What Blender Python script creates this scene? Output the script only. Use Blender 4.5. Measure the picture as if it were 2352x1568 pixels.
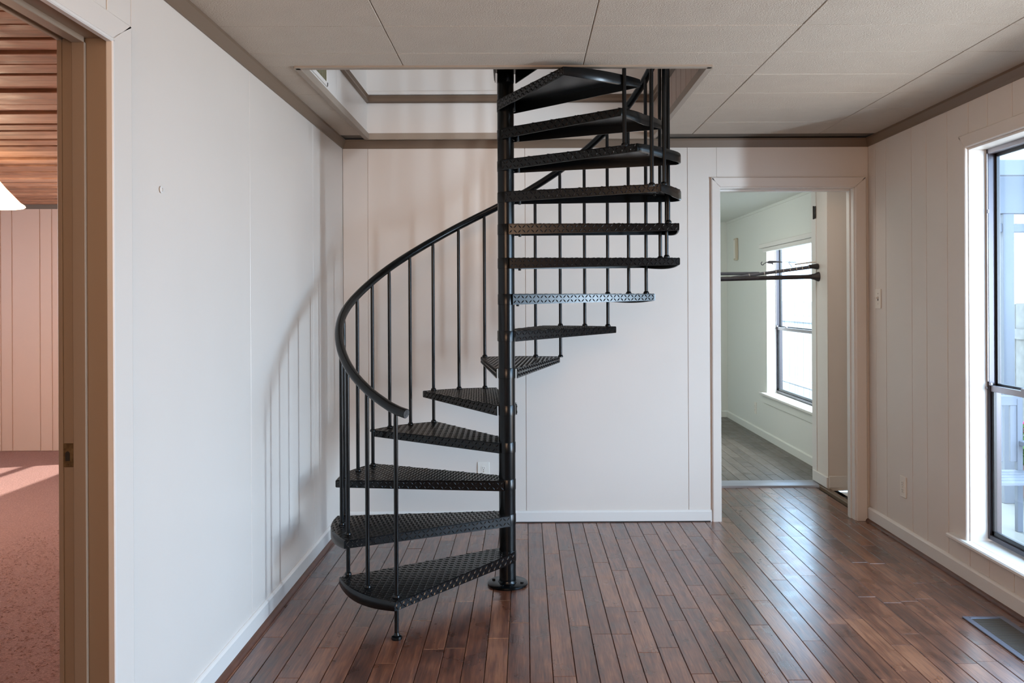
import bpy, bmesh, math, random
from math import sin, cos, radians, pi, sqrt, atan2
from mathutils import Vector, Matrix
random.seed(7)
for o in list(bpy.data.objects): bpy.data.objects.remove(o)
SC = bpy.context.scene
COL = SC.collection

# ------------------------------------------------------------------ camera
cam_d = bpy.data.cameras.new('camera'); cam = bpy.data.objects.new('camera', cam_d); COL.objects.link(cam)
yaw, roll = -0.0044, -0.0047
fwd = Vector((-sin(yaw), cos(yaw), 0)); rt = Vector((cos(yaw), sin(yaw), 0)); up = Vector((0, 0, 1))
r2 = cos(roll)*rt + sin(roll)*up; u2 = -sin(roll)*rt + cos(roll)*up
M = Matrix((( r2.x, u2.x, -fwd.x, 0), (r2.y, u2.y, -fwd.y, 0), (r2.z, u2.z, -fwd.z, 0), (0, 0, 0, 1)))
cam.matrix_world = Matrix.Translation((0, 0, 1.345)) @ M
cam_d.sensor_width = 36; cam_d.lens = 1920/2352*36
cam_d.shift_x = (1176-1213.7)/2352; cam_d.shift_y = (689.6-784)/2352
cam_d.clip_start = 0.05; cam_d.clip_end = 200
SC.camera = cam

# ------------------------------------------------------------------ world, exposure
W = bpy.data.worlds.new('world'); SC.world = W; W.use_nodes = True
bg = W.node_tree.nodes['Background']; bg.inputs[0].default_value = (0.52, 0.74, 1.0, 1); bg.inputs[1].default_value = 9.0
SC.view_settings.view_transform = 'Standard'; SC.view_settings.look = 'None'
SC.view_settings.exposure = -0.12; SC.view_settings.gamma = 1; SC.view_settings.use_curve_mapping = False
try:
    SC.cycles.use_denoising = True
    SC.cycles.max_bounces = 8; SC.cycles.diffuse_bounces = 5; SC.cycles.sample_clamp_indirect = 6
    SC.cycles.caustics_reflective = False; SC.cycles.caustics_refractive = False
except Exception: pass

def lamp(name, kind, loc, target, energy, color, size=1, size_y=None, spread=None):
    d = bpy.data.lights.new(name, kind); d.energy = energy; d.color = color
    if kind == 'AREA':
        d.shape = 'RECTANGLE'; d.size = size; d.size_y = size_y or size
        if spread: d.spread = radians(spread)
    o = bpy.data.objects.new(name, d); COL.objects.link(o); o.location = loc
    dv = Vector(target)-Vector(loc); o.rotation_euler = dv.to_track_quat('-Z', 'Y').to_euler()
    return o
SUN_DIR = Vector((1.0, 0.30, -0.80))
s = lamp('sun', 'SUN', (-6, 0, 9), (Vector((-6, 0, 9))+SUN_DIR), 9, (1, .95, .88)); s.data.angle = radians(.6)
# daylight through the big window: sky (cool, from above) and sunlit deck (warm, from below)
lamp('window_sky_light', 'AREA', (3.9, 2.6, 2.7), (-0.6, 3.8, 0.2), 75, (.30, .60, 1.0), 2.4, 1.2)
lamp('deck_bounce_light', 'AREA', (3.6, 2.7, 0.0), (0.4, 3.6, 2.2), 95, (1.0, .66, .42), 2.4, 2.4)
lamp('shadow_strip_light', 'AREA', (3.4, 1.9, 1.2), (-1.1, 3.9, 0.9), 150, (.70, .84, 1.0), 0.12, 1.5)  # narrow lamp added outside the window to sharpen the baluster shadows
# warm fill lamp added behind the camera to lift the walls
lamp('room_fill_light', 'AREA', (-0.5, -0.3, 2.0), (1.2, 4.5, 1.2), 60, (1.0, .64, .42), 1.6, 1.0)
# upstairs window
lamp('upstairs_light', 'AREA', (1.6, 0.6, 4.4), (-0.6, 4.9, 2.9), 70, (.80, .88, 1.0), 1.4, 1.2)
lamp('upstairs_fill_light', 'AREA', (-.6, 1.2, 4.3), (.9, 4.4, 2.3), 16, (1.0, .72, .55), .8, .8)  # added warm fill that brightens the right side of the shaft
lamp('far_room_fill', 'AREA', (.6, 7.0, 2.1), (1.6, 8.6, .8), 22, (1.0, 1.0, .95), 1.0, 1.0)
# far room window
lamp('far_window_light', 'AREA', (3.3, 7.3, 1.9), (1.2, 7.8, 0.9), 260, (.92, 1.0, .97), 1.3, 1.6)

# ------------------------------------------------------------------ materials
def N(nt, t, **k):
    n = nt.nodes.new(t)
    for a, b in k.items(): setattr(n, a, b)
    return n
def mat(name, col, rough=.5, metal=0, spec=.5, bump=None, var=None, coat=0, emit=None, estr=0, alpha=None):
    """bump=(scale, strength, distance); var=(scale, amount)"""
    m = bpy.data.materials.new(name); m.use_nodes = True; nt = m.node_tree; b = nt.nodes['Principled BSDF']
    b.inputs['Base Color'].default_value = (*col, 1); b.inputs['Roughness'].default_value = rough
    b.inputs['Metallic'].default_value = metal; b.inputs['Specular IOR Level'].default_value = spec
    b.inputs['Coat Weight'].default_value = coat
    tc = N(nt, 'ShaderNodeTexCoord')
    if var:
        n = N(nt, 'ShaderNodeTexNoise'); n.inputs['Scale'].default_value = var[0]; n.inputs['Detail'].default_value = 5
        nt.links.new(tc.outputs['Object'], n.inputs['Vector'])
        r = N(nt, 'ShaderNodeMapRange'); r.inputs[1].default_value = .3; r.inputs[2].default_value = .7
        r.inputs[3].default_value = 1-var[1]; r.inputs[4].default_value = 1+var[1]; nt.links.new(n.outputs['Fac'], r.inputs[0])
        h = N(nt, 'ShaderNodeHueSaturation'); h.inputs['Color'].default_value = (*col, 1)
        nt.links.new(r.outputs[0], h.inputs['Value']); nt.links.new(h.outputs[0], b.inputs['Base Color'])
    if bump:
        n = N(nt, 'ShaderNodeTexNoise'); n.inputs['Scale'].default_value = bump[0]; n.inputs['Detail'].default_value = 4
        nt.links.new(tc.outputs['Object'], n.inputs['Vector'])
        bp = N(nt, 'ShaderNodeBump'); bp.inputs['Strength'].default_value = bump[1]; bp.inputs['Distance'].default_value = bump[2]
        nt.links.new(n.outputs['Fac'], bp.inputs['Height']); nt.links.new(bp.outputs[0], b.inputs['Normal'])
    if emit:
        b.inputs['Emission Color'].default_value = (*emit, 1); b.inputs['Emission Strength'].default_value = estr
    return m

def wood(name, c_dark, c_mid, c_light, rough=.3, grain=1.0, axis='Y', contrast=1.0, bumpd=.0006, coat=0.0):
    m = bpy.data.materials.new(name); m.use_nodes = True; nt = m.node_tree; L = nt.links; b = nt.nodes['Principled BSDF']
    tc = N(nt, 'ShaderNodeTexCoord'); oi = N(nt, 'ShaderNodeObjectInfo')
    off = N(nt, 'ShaderNodeVectorMath', operation='SCALE'); cmb = N(nt, 'ShaderNodeCombineXYZ')
    L.new(oi.outputs['Random'], cmb.inputs[0]); L.new(oi.outputs['Random'], cmb.inputs[1]); L.new(oi.outputs['Random'], cmb.inputs[2])
    L.new(cmb.outputs[0], off.inputs[0]); off.inputs['Scale'].default_value = 37.0
    add = N(nt, 'ShaderNodeVectorMath', operation='ADD'); L.new(tc.outputs['Object'], add.inputs[0]); L.new(off.outputs[0], add.inputs[1])
    mp = N(nt, 'ShaderNodeMapping'); L.new(add.outputs[0], mp.inputs[0])
    mp.inputs['Scale'].default_value = (1, .07, 1) if axis == 'Y' else (.07, 1, 1)
    # long wandering grain: rings distorted by noise
    n0 = N(nt, 'ShaderNodeTexNoise'); n0.inputs['Scale'].default_value = 14*grain; n0.inputs['Detail'].default_value = 3; L.new(mp.outputs[0], n0.inputs['Vector'])
    mul = N(nt, 'ShaderNodeMath', operation='MULTIPLY'); mul.inputs[1].default_value = 26; L.new(n0.outputs['Fac'], mul.inputs[0])
    sn = N(nt, 'ShaderNodeMath', operation='SINE'); L.new(mul.outputs[0], sn.inputs[0])
    n1 = N(nt, 'ShaderNodeTexNoise'); n1.inputs['Scale'].default_value = 160*grain; n1.inputs['Detail'].default_value = 4; L.new(mp.outputs[0], n1.inputs['Vector'])
    n2 = N(nt, 'ShaderNodeTexNoise'); n2.inputs['Scale'].default_value = 9; n2.inputs['Detail'].default_value = 4; L.new(add.outputs[0], n2.inputs['Vector'])
    a1 = N(nt, 'ShaderNodeMath', operation='MULTIPLY_ADD'); L.new(sn.outputs[0], a1.inputs[0]); a1.inputs[1].default_value = .10*contrast; a1.inputs[2].default_value = .0
    a2 = N(nt, 'ShaderNodeMath', operation='MULTIPLY_ADD'); L.new(n1.outputs['Fac'], a2.inputs[0]); a2.inputs[1].default_value = .75*contrast; L.new(a1.outputs[0], a2.inputs[2])
    a3 = N(nt, 'ShaderNodeMath', operation='MULTIPLY_ADD'); L.new(n2.outputs['Fac'], a3.inputs[0]); a3.inputs[1].default_value = .75; L.new(a2.outputs[0], a3.inputs[2])
    a4 = N(nt, 'ShaderNodeMath', operation='MULTIPLY_ADD'); L.new(oi.outputs['Random'], a4.inputs[0]); a4.inputs[1].default_value = .46; L.new(a3.outputs[0], a4.inputs[2])
    rg = N(nt, 'ShaderNodeMapRange'); L.new(a4.outputs[0], rg.inputs[0]); mid = .375*contrast+.375+.23
    rg.inputs[1].default_value = mid-.42; rg.inputs[2].default_value = mid+.42
    cr = N(nt, 'ShaderNodeValToRGB'); L.new(rg.outputs[0], cr.inputs[0])
    cr.color_ramp.elements[0].color = (*c_dark, 1); cr.color_ramp.elements[1].color = (*c_light, 1)
    e = cr.color_ramp.elements.new(.5); e.color = (*c_mid, 1)
    L.new(cr.outputs[0], b.inputs['Base Color'])
    rr = N(nt, 'ShaderNodeMapRange'); L.new(n2.outputs['Fac'], rr.inputs[0]); rr.inputs[1].default_value = .3; rr.inputs[2].default_value = .7
    rr.inputs[3].default_value = rough*.8; rr.inputs[4].default_value = rough*1.25; L.new(rr.outputs[0], b.inputs['Roughness'])
    bp = N(nt, 'ShaderNodeBump'); bp.inputs['Strength'].default_value = .5; bp.inputs['Distance'].default_value = bumpd
    L.new(a3.outputs[0], bp.inputs['Height']); L.new(bp.outputs[0], b.inputs['Normal'])
    b.inputs['Coat Weight'].default_value = coat; b.inputs['Coat Roughness'].default_value = .23
    return m

M_wall = mat('wall_paint', (.715, .66, .605), .38, bump=(90, .10, .001), var=(2.5, .012))
M_trimw = mat('white_trim_paint', (.74, .715, .68), .35, bump=(60, .08, .001))
M_taupe = mat('taupe_trim_paint', (.17, .118, .08), .45, bump=(60, .08, .001))
M_ceil = mat('stippled_ceiling', (.52, .45, .375), .85, bump=(230, .9, .004), var=(9, .03))
M_ceil_back = mat('ceiling_backing', (.18, .15, .12), .9)
M_open = mat('opening_trim_paint', (.33, .27, .215), .5)
M_floor = wood('red_oak_floor', (.042, .013, .0075), (.125, .041, .020), (.24, .095, .045), .31, coat=.6, contrast=1.35, bumpd=.0009)
M_floor2 = wood('grey_brown_floor', (.045, .034, .028), (.085, .065, .052), (.125, .098, .08), .36, coat=.1)
M_gap = mat('dark_floor_gap', (.012, .006, .005), .8)
M_shoe = mat('stained_shoe_moulding', (.105, .042, .026), .4, var=(20, .2))
M_black = mat('black_enamel', (.0022, .0032, .0038), .24, spec=.30, bump=(45, .08, .001), var=(18, .3))
M_blackp = mat('black_diamond_plate', (.0022, .0028, .0033), .26, spec=.36, bump=(120, .08, .001))
M_lug = mat('lug_enamel', (.004, .005, .006), .20, spec=.8)
M_worn = mat('worn_steel_end', (.10, .10, .10), .4, metal=.6, var=(60, .4))
M_alu = mat('bronze_aluminium', (.07, .062, .07), .35, metal=.6)
M_aludark = mat('dark_window_gasket', (.012, .012, .014), .4)
M_alulight = mat('silver_aluminium', (.42, .40, .43), .4, metal=.6)
M_plate = mat('ivory_plastic', (.78, .74, .67), .35)
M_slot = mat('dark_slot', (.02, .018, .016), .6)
M_chrome = mat('nickel', (.6, .57, .52), .25, metal=1)
M_brass = mat('worn_brass', (.24, .165, .085), .45, metal=.8, bump=(90, .4, .001), var=(60, .4))
M_reg = mat('register_enamel', (.12, .12, .15), .33, metal=.3)
M_slat = mat('worn_register_slats', (.10, .085, .07), .4)
M_grille = mat('olive_grille', (.22, .20, .11), .5)
M_carpet = mat('pink_carpet', (.50, .30, .265), .95, spec=.1, bump=(260, 1.0, .012), var=(120, .22))
M_pinkwall = mat('cream_panelling', (.72, .54, .43), .5, bump=(40, .06, .001))
M_plank = wood('cedar_ceiling', (.20, .085, .04), (.50, .25, .14), (.68, .40, .25), .6, axis='X', contrast=1.0, bumpd=.002)
M_jamb = mat('tan_jamb_paint', (.31, .24, .18), .42, bump=(60, .08, .001))
M_green = mat('pale_grey_green_paint', (.72, .725, .68), .5, bump=(60, .06, .001))
M_pipe = mat('dark_pipe', (.028, .024, .028), .4, var=(25, .4))
M_pipeb = mat('blue_grey_pipe', (.10, .11, .135), .45)
M_tape = mat('grey_tape_wrap', (.58, .57, .57), .6, var=(40, .15))
M_fence = mat('weathered_fence', (.27, .26, .25), .8, var=(14, .15))
M_deck = mat('sunlit_deck', (.26, .25, .23), .8, var=(3, .1))
M_outdark = mat('grey_blue_outdoor_paint', (.19, .20, .235), .6)
M_pink = mat('pink_petals', (.8, .12, .3), .6)
M_leaf = mat('green_leaves', (.25, .42, .12), .6)
M_soil = mat('clay_pot', (.4, .25, .2), .7)
M_beige = mat('beige_plastic', (.55, .47, .36), .5)
M_shade = mat('glowing_glass_shade', (.95, .85, .7), .3, emit=(1, .72, .42), estr=3.2)
M_shaftp = mat('shaft_panelling', (.48, .37, .31), .45, bump=(40, .06, .001))
def glass_mat():
    m = bpy.data.materials.new('window_glass'); m.use_nodes = True; nt = m.node_tree
    for n in list(nt.nodes): nt.nodes.remove(n)
    o = N(nt, 'ShaderNodeOutputMaterial'); mx = N(nt, 'ShaderNodeMixShader'); t = N(nt, 'ShaderNodeBsdfTransparent'); g = N(nt, 'ShaderNodeBsdfGlossy')
    t.inputs[0].default_value = (.93, .96, .97, 1); g.inputs['Roughness'].default_value = .02
    mx.inputs[0].default_value = .05
    nt.links.new(t.outputs[0], mx.inputs[1]); nt.links.new(g.outputs[0], mx.inputs[2]); nt.links.new(mx.outputs[0], o.inputs[0])
    return m
M_glass = glass_mat()

# ------------------------------------------------------------------ helpers
def link(name, me, m=None, parent=None, loc=(0, 0, 0), rot=None):
    o = bpy.data.objects.new(name, me); COL.objects.link(o); o.location = loc
    if rot: o.rotation_euler = rot
    if m and me is not None and not me.materials: me.materials.append(m)
    if parent: o.parent = parent
    return o
def tag(o, label=None, cat=None, group=None, kind=None):
    if label: o['label'] = label
    if cat: o['category'] = cat
    if group: o['group'] = group
    if kind: o['kind'] = kind
    return o
def empty(name, loc=(0, 0, 0), label=None, cat=None, group=None, kind=None):
    o = bpy.data.objects.new(name, None); COL.objects.link(o); o.location = loc; o.empty_display_size = .1
    return tag(o, label, cat, group, kind)
class B:
    def __init__(s): s.bm = bmesh.new()
    def box(s, x0, x1, y0, y1, z0, z1, bev=0, seg=1):
        if x0 > x1: x0, x1 = x1, x0
        if y0 > y1: y0, y1 = y1, y0
        if z0 > z1: z0, z1 = z1, z0
        r = bmesh.ops.create_cube(s.bm, size=1); vs = r['verts']
        for v in vs: v.co = Vector(((x0+x1)/2+v.co.x*(x1-x0), (y0+y1)/2+v.co.y*(y1-y0), (z0+z1)/2+v.co.z*(z1-z0)))
        if bev > 0:
            es = set(e for v in vs for e in v.link_edges)
            bmesh.ops.bevel(s.bm, geom=list(es), offset=bev, segments=seg, affect='EDGES', profile=.5)
        return s
    def prism(s, pts, ax, a, c):
        """pts 2D polygon extruded along axis ax from a to c"""
        def P(p, t):
            return {0: (t, p[0], p[1]), 1: (p[0], t, p[1]), 2: (p[0], p[1], t)}[ax]
        A = [s.bm.verts.new(P(p, a)) for p in pts]; C = [s.bm.verts.new(P(p, c)) for p in pts]
        n = len(pts)
        s.bm.faces.new(A); s.bm.faces.new(C[::-1])
        for i in range(n): s.bm.faces.new((A[i], C[i], C[(i+1) % n], A[(i+1) % n]))
        return s
    def lathe(s, prof, c=(0, 0, 0), ax='Z', n=20):
        rings = []
        for r, z in prof:
            ring = []
            for i in range(n):
                a = 2*pi*i/n; x, y = r*cos(a), r*sin(a)
                p = {'Z': (x, y, z), 'X': (z, x, y), 'Y': (x, z, y)}[ax]
                ring.append(s.bm.verts.new((p[0]+c[0], p[1]+c[1], p[2]+c[2])))
            rings.append(ring)
        for a, b in zip(rings, rings[1:]):
            for i in range(n): s.bm.faces.new((a[i], a[(i+1) % n], b[(i+1) % n], b[i]))
        s.bm.faces.new(rings[0][::-1]); s.bm.faces.new(rings[-1])
        return s
    def tube(s, pts, rad, n=12, cap=True):
        pts = [Vector(p) for p in pts]; rr = rad if isinstance(rad, (list, tuple)) else [rad]*len(pts)
        rings = []; prev = None
        for i, p in enumerate(pts):
            t = (pts[min(i+1, len(pts)-1)]-pts[max(i-1, 0)]).normalized()
            if prev is None:
                nrm = t.orthogonal().normalized() if abs(t.z) > .9 else t.cross(Vector((0, 0, 1))).normalized()
            else: nrm = (prev-t*prev.dot(t)).normalized()
            prev = nrm; bn = t.cross(nrm)
            rings.append([s.bm.verts.new(p+rr[i]*(cos(2*pi*k/n)*nrm+sin(2*pi*k/n)*bn)) for k in range(n)])
        for a, b in zip(rings, rings[1:]):
            for i in range(n): s.bm.faces.new((a[i], a[(i+1) % n], b[(i+1) % n], b[i]))
        if cap: s.bm.faces.new(rings[0][::-1]); s.bm.faces.new(rings[-1])
        return s
    def mesh(s, name, smooth=False, angle=40):
        bmesh.ops.recalc_face_normals(s.bm, faces=s.bm.faces)
        me = bpy.data.meshes.new(name); s.bm.to_mesh(me); s.bm.free()
        if smooth:
            for p in me.polygons: p.use_smooth = True
            try: me.set_sharp_from_angle(angle=radians(angle))
            except Exception: pass
        return me
    def obj(s, name, m, parent=None, loc=(0, 0, 0), rot=None, smooth=False, angle=40, **k):
        o = link(name, s.mesh(name, smooth, angle), m, parent, loc, rot)
        return tag(o, **k) if k else o

D, XL, XR, H = 5.072, -1.1005, 2.0904, 2.32
OX0, OX1, OY0, OY1 = -.945, .78, 3.478, 5.015      # stair opening in the ceiling

# ------------------------------------------------------------------ floors
fl = B().box(XL-.12, XR+.10, -1.3, D+.1, -.06, -.012).box(1.10, XR+.12, D+.1, 6.15, -.06, -.012).obj('floor', M_gap, kind='structure')
tag(fl, 'red-brown strip hardwood floor of narrow boards')
PW = .0825
pm = {}
def plank_mesh(L, w=PW, axis='Y'):
    k = (round(L, 3), round(w, 3))
    if k not in pm:
        b = B(); g = .0008; h = .0018
        x0, x1, y0, y1 = g, w-g, g, L-g
        bt = [b.bm.verts.new(p) for p in ((x0, y0, -.014), (x1, y0, -.014), (x1, y1, -.014), (x0, y1, -.014))]
        md = [b.bm.verts.new(p) for p in ((x0, y0, -.0025), (x1, y0, -.0025), (x1, y1, -.0025), (x0, y1, -.0025))]
        tp = [b.bm.verts.new(p) for p in ((x0+h, y0+h*.5, 0), (x1-h, y0+h*.5, 0), (x1-h, y1-h*.5, 0), (x0+h, y1-h*.5, 0))]
        for A, C in ((bt, md), (md, tp)):
            for i in range(4): b.bm.faces.new((A[i], A[(i+1) % 4], C[(i+1) % 4], C[i]))
        b.bm.faces.new(tp)
        me = b.mesh('plank'); me.materials.append(M_floor); pm[k] = me
    return pm[k]
x = .013-PW*14
nplank = 0
while x < XR:
    w = PW; xx = x
    if xx < XL+.0: w = PW-(XL-xx); xx = XL
    if xx+w > XR+.003: w = XR+.003-xx
    yend = D+.005 if (xx+w < 1.13 or xx > 2.0) else 5.965
    y = 2.35-random.random()*.6
    if w > .012:
        while y < yend-.001:
            L = round(random.choice((.3, .42, .5, .55, .62, .7, .8, .95, 1.15)), 2)
            if y+L > yend-.12: L = yend-y
            ztilt = random.uniform(-.0006, .0004)
            if not (xx+w > 1.837 and xx < 2.016 and y < 3.1 and y+L > 3.1) : pass
            link('plank', plank_mesh(L, w), None, fl, (xx, y, ztilt)); nplank += 1
            y += L
    x += PW
# nearer boards, outside the photograph: one joined part
b = B(); x = .013-PW*14
while x < XR:
    y = -1.2
    while y < 2.30:
        L = random.uniform(.4, 1.1)
        x0 = max(x, XL); x1 = min(x+PW, XR)
        e = min(y+L, 1.75)
        if e-y > .03 and x1-x0 > .01: b.box(x0+.001, x1-.001, y+.001, e-.001, -.014, -.0004)
        y += L
        if e >= 1.75: break
    x += PW
b.obj('floor_boards_near', M_floor, fl, kind='stuff')
# far room floor
fl2 = B().box(-.4, 2.33, 6.13, 9.60, -.06, -.010).obj('floor', M_gap, kind='structure'); tag(fl2, 'grey-brown board floor of the far room')
x = .6
pm2 = {}
while x < 2.316:
    w = min(PW, 2.316-x); y = 6.16-random.random()*.3
    while y < 9.54:
        L = round(random.choice((.4, .5, .62, .75, .9, 1.15)), 2)
        y0 = max(y, 6.155); y1 = min(y+L, 9.545)
        if y1-y0 > .02:
            me = plank_mesh(round(y1-y0, 2), w)
            k = me.name
            if k not in pm2: c = me.copy(); c.materials.clear(); c.materials.append(M_floor2); pm2[k] = c
            link('plank', pm2[k], None, fl2, (x, y0, .002))
        y += L
    x += PW
B().prism([(5.960, 0.0), (5.972, .012), (6.06, .016), (6.14, .014), (6.155, .004), (6.155, -.03), (5.960, -.03)], 0, 1.12, 2.13).obj('trim_1', mat('metal_threshold', (.30, .30, .34), .33, metal=.4), kind='structure', label='grey metal threshold strip between the two board floors')
# carpet
cp = B().box(-6.1, XL-.125, -1.2, 7.62, -.06, -.002).obj('floor', M_carpet, kind='structure'); tag(cp, 'pink loop pile carpet floor of the left room')
# tufts near the doorway as real geometry
b = B()
for i in range(5200):
    cx_ = random.uniform(-2.9, -1.26); cy_ = random.uniform(2.3, 5.0)
    if not (-.66 < cx_/cy_ < -.42): continue
    r = random.uniform(.006, .010); a = random.random()*6.28; hh = random.uniform(.001, .0022)
    v = [b.bm.verts.new((cx_+r*cos(a+k*pi/2)*(1.6 if k % 2 else .8), cy_+r*sin(a+k*pi/2), -.003)) for k in range(4)]
    t = b.bm.verts.new((cx_, cy_, hh))
    for k in range(4): b.bm.faces.new((v[k], v[(k+1) % 4], t))
b.obj('carpet_pile', M_carpet, cp, kind='stuff')

# ------------------------------------------------------------------ walls
def panels_x(name_parent, X, ys, z0, z1, m, side, t=.004, g=.0016, bot=None):
    """vertical boards on a wall whose plane is x=X; side = +1 faces +x"""
    for a, c in zip(ys, ys[1:]):
        g = .0024 if side < 0 else .0016; b = B(); b.box(X-side*t, X, a+g, c-g, z0, z1, .0012); b.obj('panel', m, name_parent)
def wall_cells(b, fixed_axis, a0, a1, rects):
    for (p0, p1, z0, z1) in rects:
        if fixed_axis == 'x': b.box(a0, a1, p0, p1, z0, z1)
        else: b.box(p0, p1, a0, a1, z0, z1)
# left wall (doorway y 1.38..2.20, head 2.035)
b = B(); wall_cells(b, 'x', XL-.115, XL-.004, [(-1.2, 1.38, 0, H), (1.38, 2.215, 2.05, H), (2.215, D+.1, 0, H)])
wl = b.obj('wall_left', M_wall, kind='structure'); tag(wl, 'white panelled left wall with the carpeted room doorway')
panels_x(wl, XL, [2.215, 2.349, 3.36, 4.36, D], .0, H, M_wall, 1)
panels_x(wl, XL, [.2, 1.0, 1.38], .0, H, M_wall, 1)
panels_x(wl, XL, [1.38, 2.202], 2.05, H, M_wall, 1)
B().lathe([(.0, 0), (.009, .0), (.011, .003), (.006, .0045), (.0055, .002), (.0, .002)], (XL+.001, 2.533, 1.685), 'X', 16).obj('wall_plug', M_trimw, smooth=True, label='tiny round screw cap high on the white left wall', cat='wall plug')
# back wall with passage doorway x 1.184..2.004, head 2.013
b = B(); wall_cells(b, 'y', D+.004, D+.11, [(XL, 1.17, 0, H), (1.17, 2.02, 2.03, H), (2.02, XR+.15, 0, H)])
wb = b.obj('wall_back', M_wall, kind='structure'); tag(wb, 'white panelled back wall behind the spiral stair')
xs = [XL, -.949, .004, .99, 1.17]
for a, c in zip(xs, xs[1:]): B().box(a+.0016, c-.0016, D, D+.004, 0, H, .0012).obj('panel', M_wall, wb)
B().box(1.17, 2.02, D, D+.004, 2.03, H).obj('panel', M_wall, wb)
B().box(2.02, XR, D, D+.004, 0, H).obj('panel', M_wall, wb)
# right wall with window 1 opening y 2.05..3.925, z .205..2.05
WY0, WY1, WZ0, WZ1 = 1.45, 3.925, .205, 2.05
b = B(); wall_cells(b, 'x', XR+.004, XR+.13, [(-1.2, WY0, -.3, H), (WY0, WY1, -.3, WZ0), (WY0, WY1, WZ1, H), (WY1, D+.11, -.3, H)])
wr = b.obj('wall_right', M_wall, kind='structure'); tag(wr, 'white vertical-board right wall with the tall window')
ys = [WY1+.0, 4.123, 4.338, 4.504, 4.825, 4.969, D]
panels_x(wr, XR, ys, 0, H, M_wall, -1)
ys2 = [1.45, 1.62, 1.83, 2.05, 2.26, 2.44, 2.75, 2.93, 3.16, 3.34, 3.57, 3.762, 3.925]
panels_x(wr, XR, ys2, WZ1, H, M_wall, -1)
panels_x(wr, XR, ys2, 0, WZ0, M_wall, -1)
panels_x(wr, XR, [-1.2, -.8, -.5, -.2, .1, .4,   .75, 1.1, 1.45], 0, H, M_wall, -1)
# wall behind the camera
wf = B().box(-6.1, XR+.13, -1.3, -1.2, -.3, H+.3).obj('wall_front', M_wall, kind='structure'); tag(wf, 'plain wall behind the camera')

# baseboards + shoe
def base_prof(h, t): return [(0, 0), (t, 0), (t, h-.010), (t*.62, h-.003), (t*.3, h), (0, h)]
def baseboard(name, axis, X, side, a, c, h, t, label):
    b = B(); p = [(X+side*q[0], q[1]) for q in base_prof(h, t)]
    b.prism(p, 1 if axis == 'y' else 0, a, c)
    return b.obj(name, M_trimw, kind='structure', label=label)
bl = baseboard('baseboard_left', 'y', XL, 1, 2.32, D-.001, .088, .014, 'white baseboard along the left wall')
def quarter(X, side, r, ax, a, c): 
    pts = [(X, 0)]+[(X+side*r*cos(t*pi/10), r*sin(t*pi/10)) for t in range(6)]
    return B().prism(pts, ax, a, c)
quarter(XL+.014, 1, .019, 1, 2.32, D-.014).obj('shoe_moulding', M_shoe, bl, smooth=True)
bb = baseboard('baseboard_back', 'x', D, -1, XL+.001, 1.128, .070, .013, 'white baseboard along the back wall')
B().box(XL+.02, 1.12, D-.0135, D-.0132, .0, .006).obj('painted_shadow_line', M_slot, bb)  # thin dark strip painted as the shadow at the baseboard's foot
br = baseboard('baseboard_right', 'y', XR, -1, 1.0, D-.012, .085, .016, 'white baseboard along the right wall')
quarter(XR-.016, -1, .016, 1, 1.0, D-.012).obj('shoe_moulding', M_shoe, br, smooth=True)

# crown bands
def crown(name, pts, ax, a, c, m, label): return B().prism(pts, ax, a, c).obj(name, m, kind='structure', label=label)
cz = 2.268
crown('trim_2', [(XL, cz), (XL+.006, cz), (XL+.010, cz+.012), (XL+.022, H-.012), (XL+.022, H), (XL, H)], 1, -1.2, D, M_taupe, 'taupe crown moulding along the left wall')
crown('trim_3', [(D, cz), (D-.006, cz), (D-.010, cz+.012), (D-.020, H-.012), (D-.020, H), (D, H)], 0, XL, XR, M_taupe, 'taupe crown moulding along the back wall')
crown('trim_4', [(XR, cz), (XR-.006, cz), (XR-.010, cz+.012), (XR-.022, H-.012), (XR-.022, H), (XR, H)], 1, -1.2, D, M_taupe, 'taupe crown moulding along the right wall')

# ------------------------------------------------------------------ ceiling with tiles and opening
def sub_rect(r, h):
    (x0, x1, y0, y1), (a0, a1, b0, b1) = r, h
    if x1 <= a0 or x0 >= a1 or y1 <= b0 or y0 >= b1: return [r]
    out = []
    if y0 < b0: out.append((x0, x1, y0, b0))
    if y1 > b1: out.append((x0, x1, b1, y1))
    ya, yb = max(y0, b0), min(y1, b1)
    if x0 < a0: out.append((x0, a0, ya, yb))
    if x1 > a1: out.append((a1, x1, ya, yb))
    return out
hole = (OX0, OX1, OY0, OY1)
b = B()
for r in sub_rect((XL-.12, XR+.13, -1.3, D+.11), (OX0-.02, OX1+.02, OY0, OY1+.02)): b.box(r[0], r[1], r[2], r[3], H+.010, H+.235)
ce = b.obj('ceiling', M_ceil_back, kind='structure'); tag(ce, 'stippled off-white ceiling of large tiles around the stair opening')
TX, TY = .7465, .3253
xs = [-1.2467, -.5, .2465, .993, 1.7395, 2.486]
ys = [2.970+TY*k for k in range(-12, 7)]
for i in range(len(xs)-1):
    for j in range(len(ys)-1):
        x0, x1 = max(xs[i], XL), min(xs[i+1], XR); y0, y1 = max(ys[j], -1.2), min(ys[j+1], D)
        if x1-x0 < .01 or y1-y0 < .01: continue
        b = B(); n = 0
        for r in sub_rect((x0+.0012, x1-.0012, y0+.0012, y1-.0012), hole):
            if r[1]-r[0] < .008 or r[3]-r[2] < .008: continue
            b.box(r[0], r[1], r[2], r[3], H, H+.012, .0022); n += 1
        if n: b.obj('ceiling_tile', M_ceil, ce, (0, 0, random.uniform(-.0006, .0008)))
        else: b.bm.free()
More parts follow.
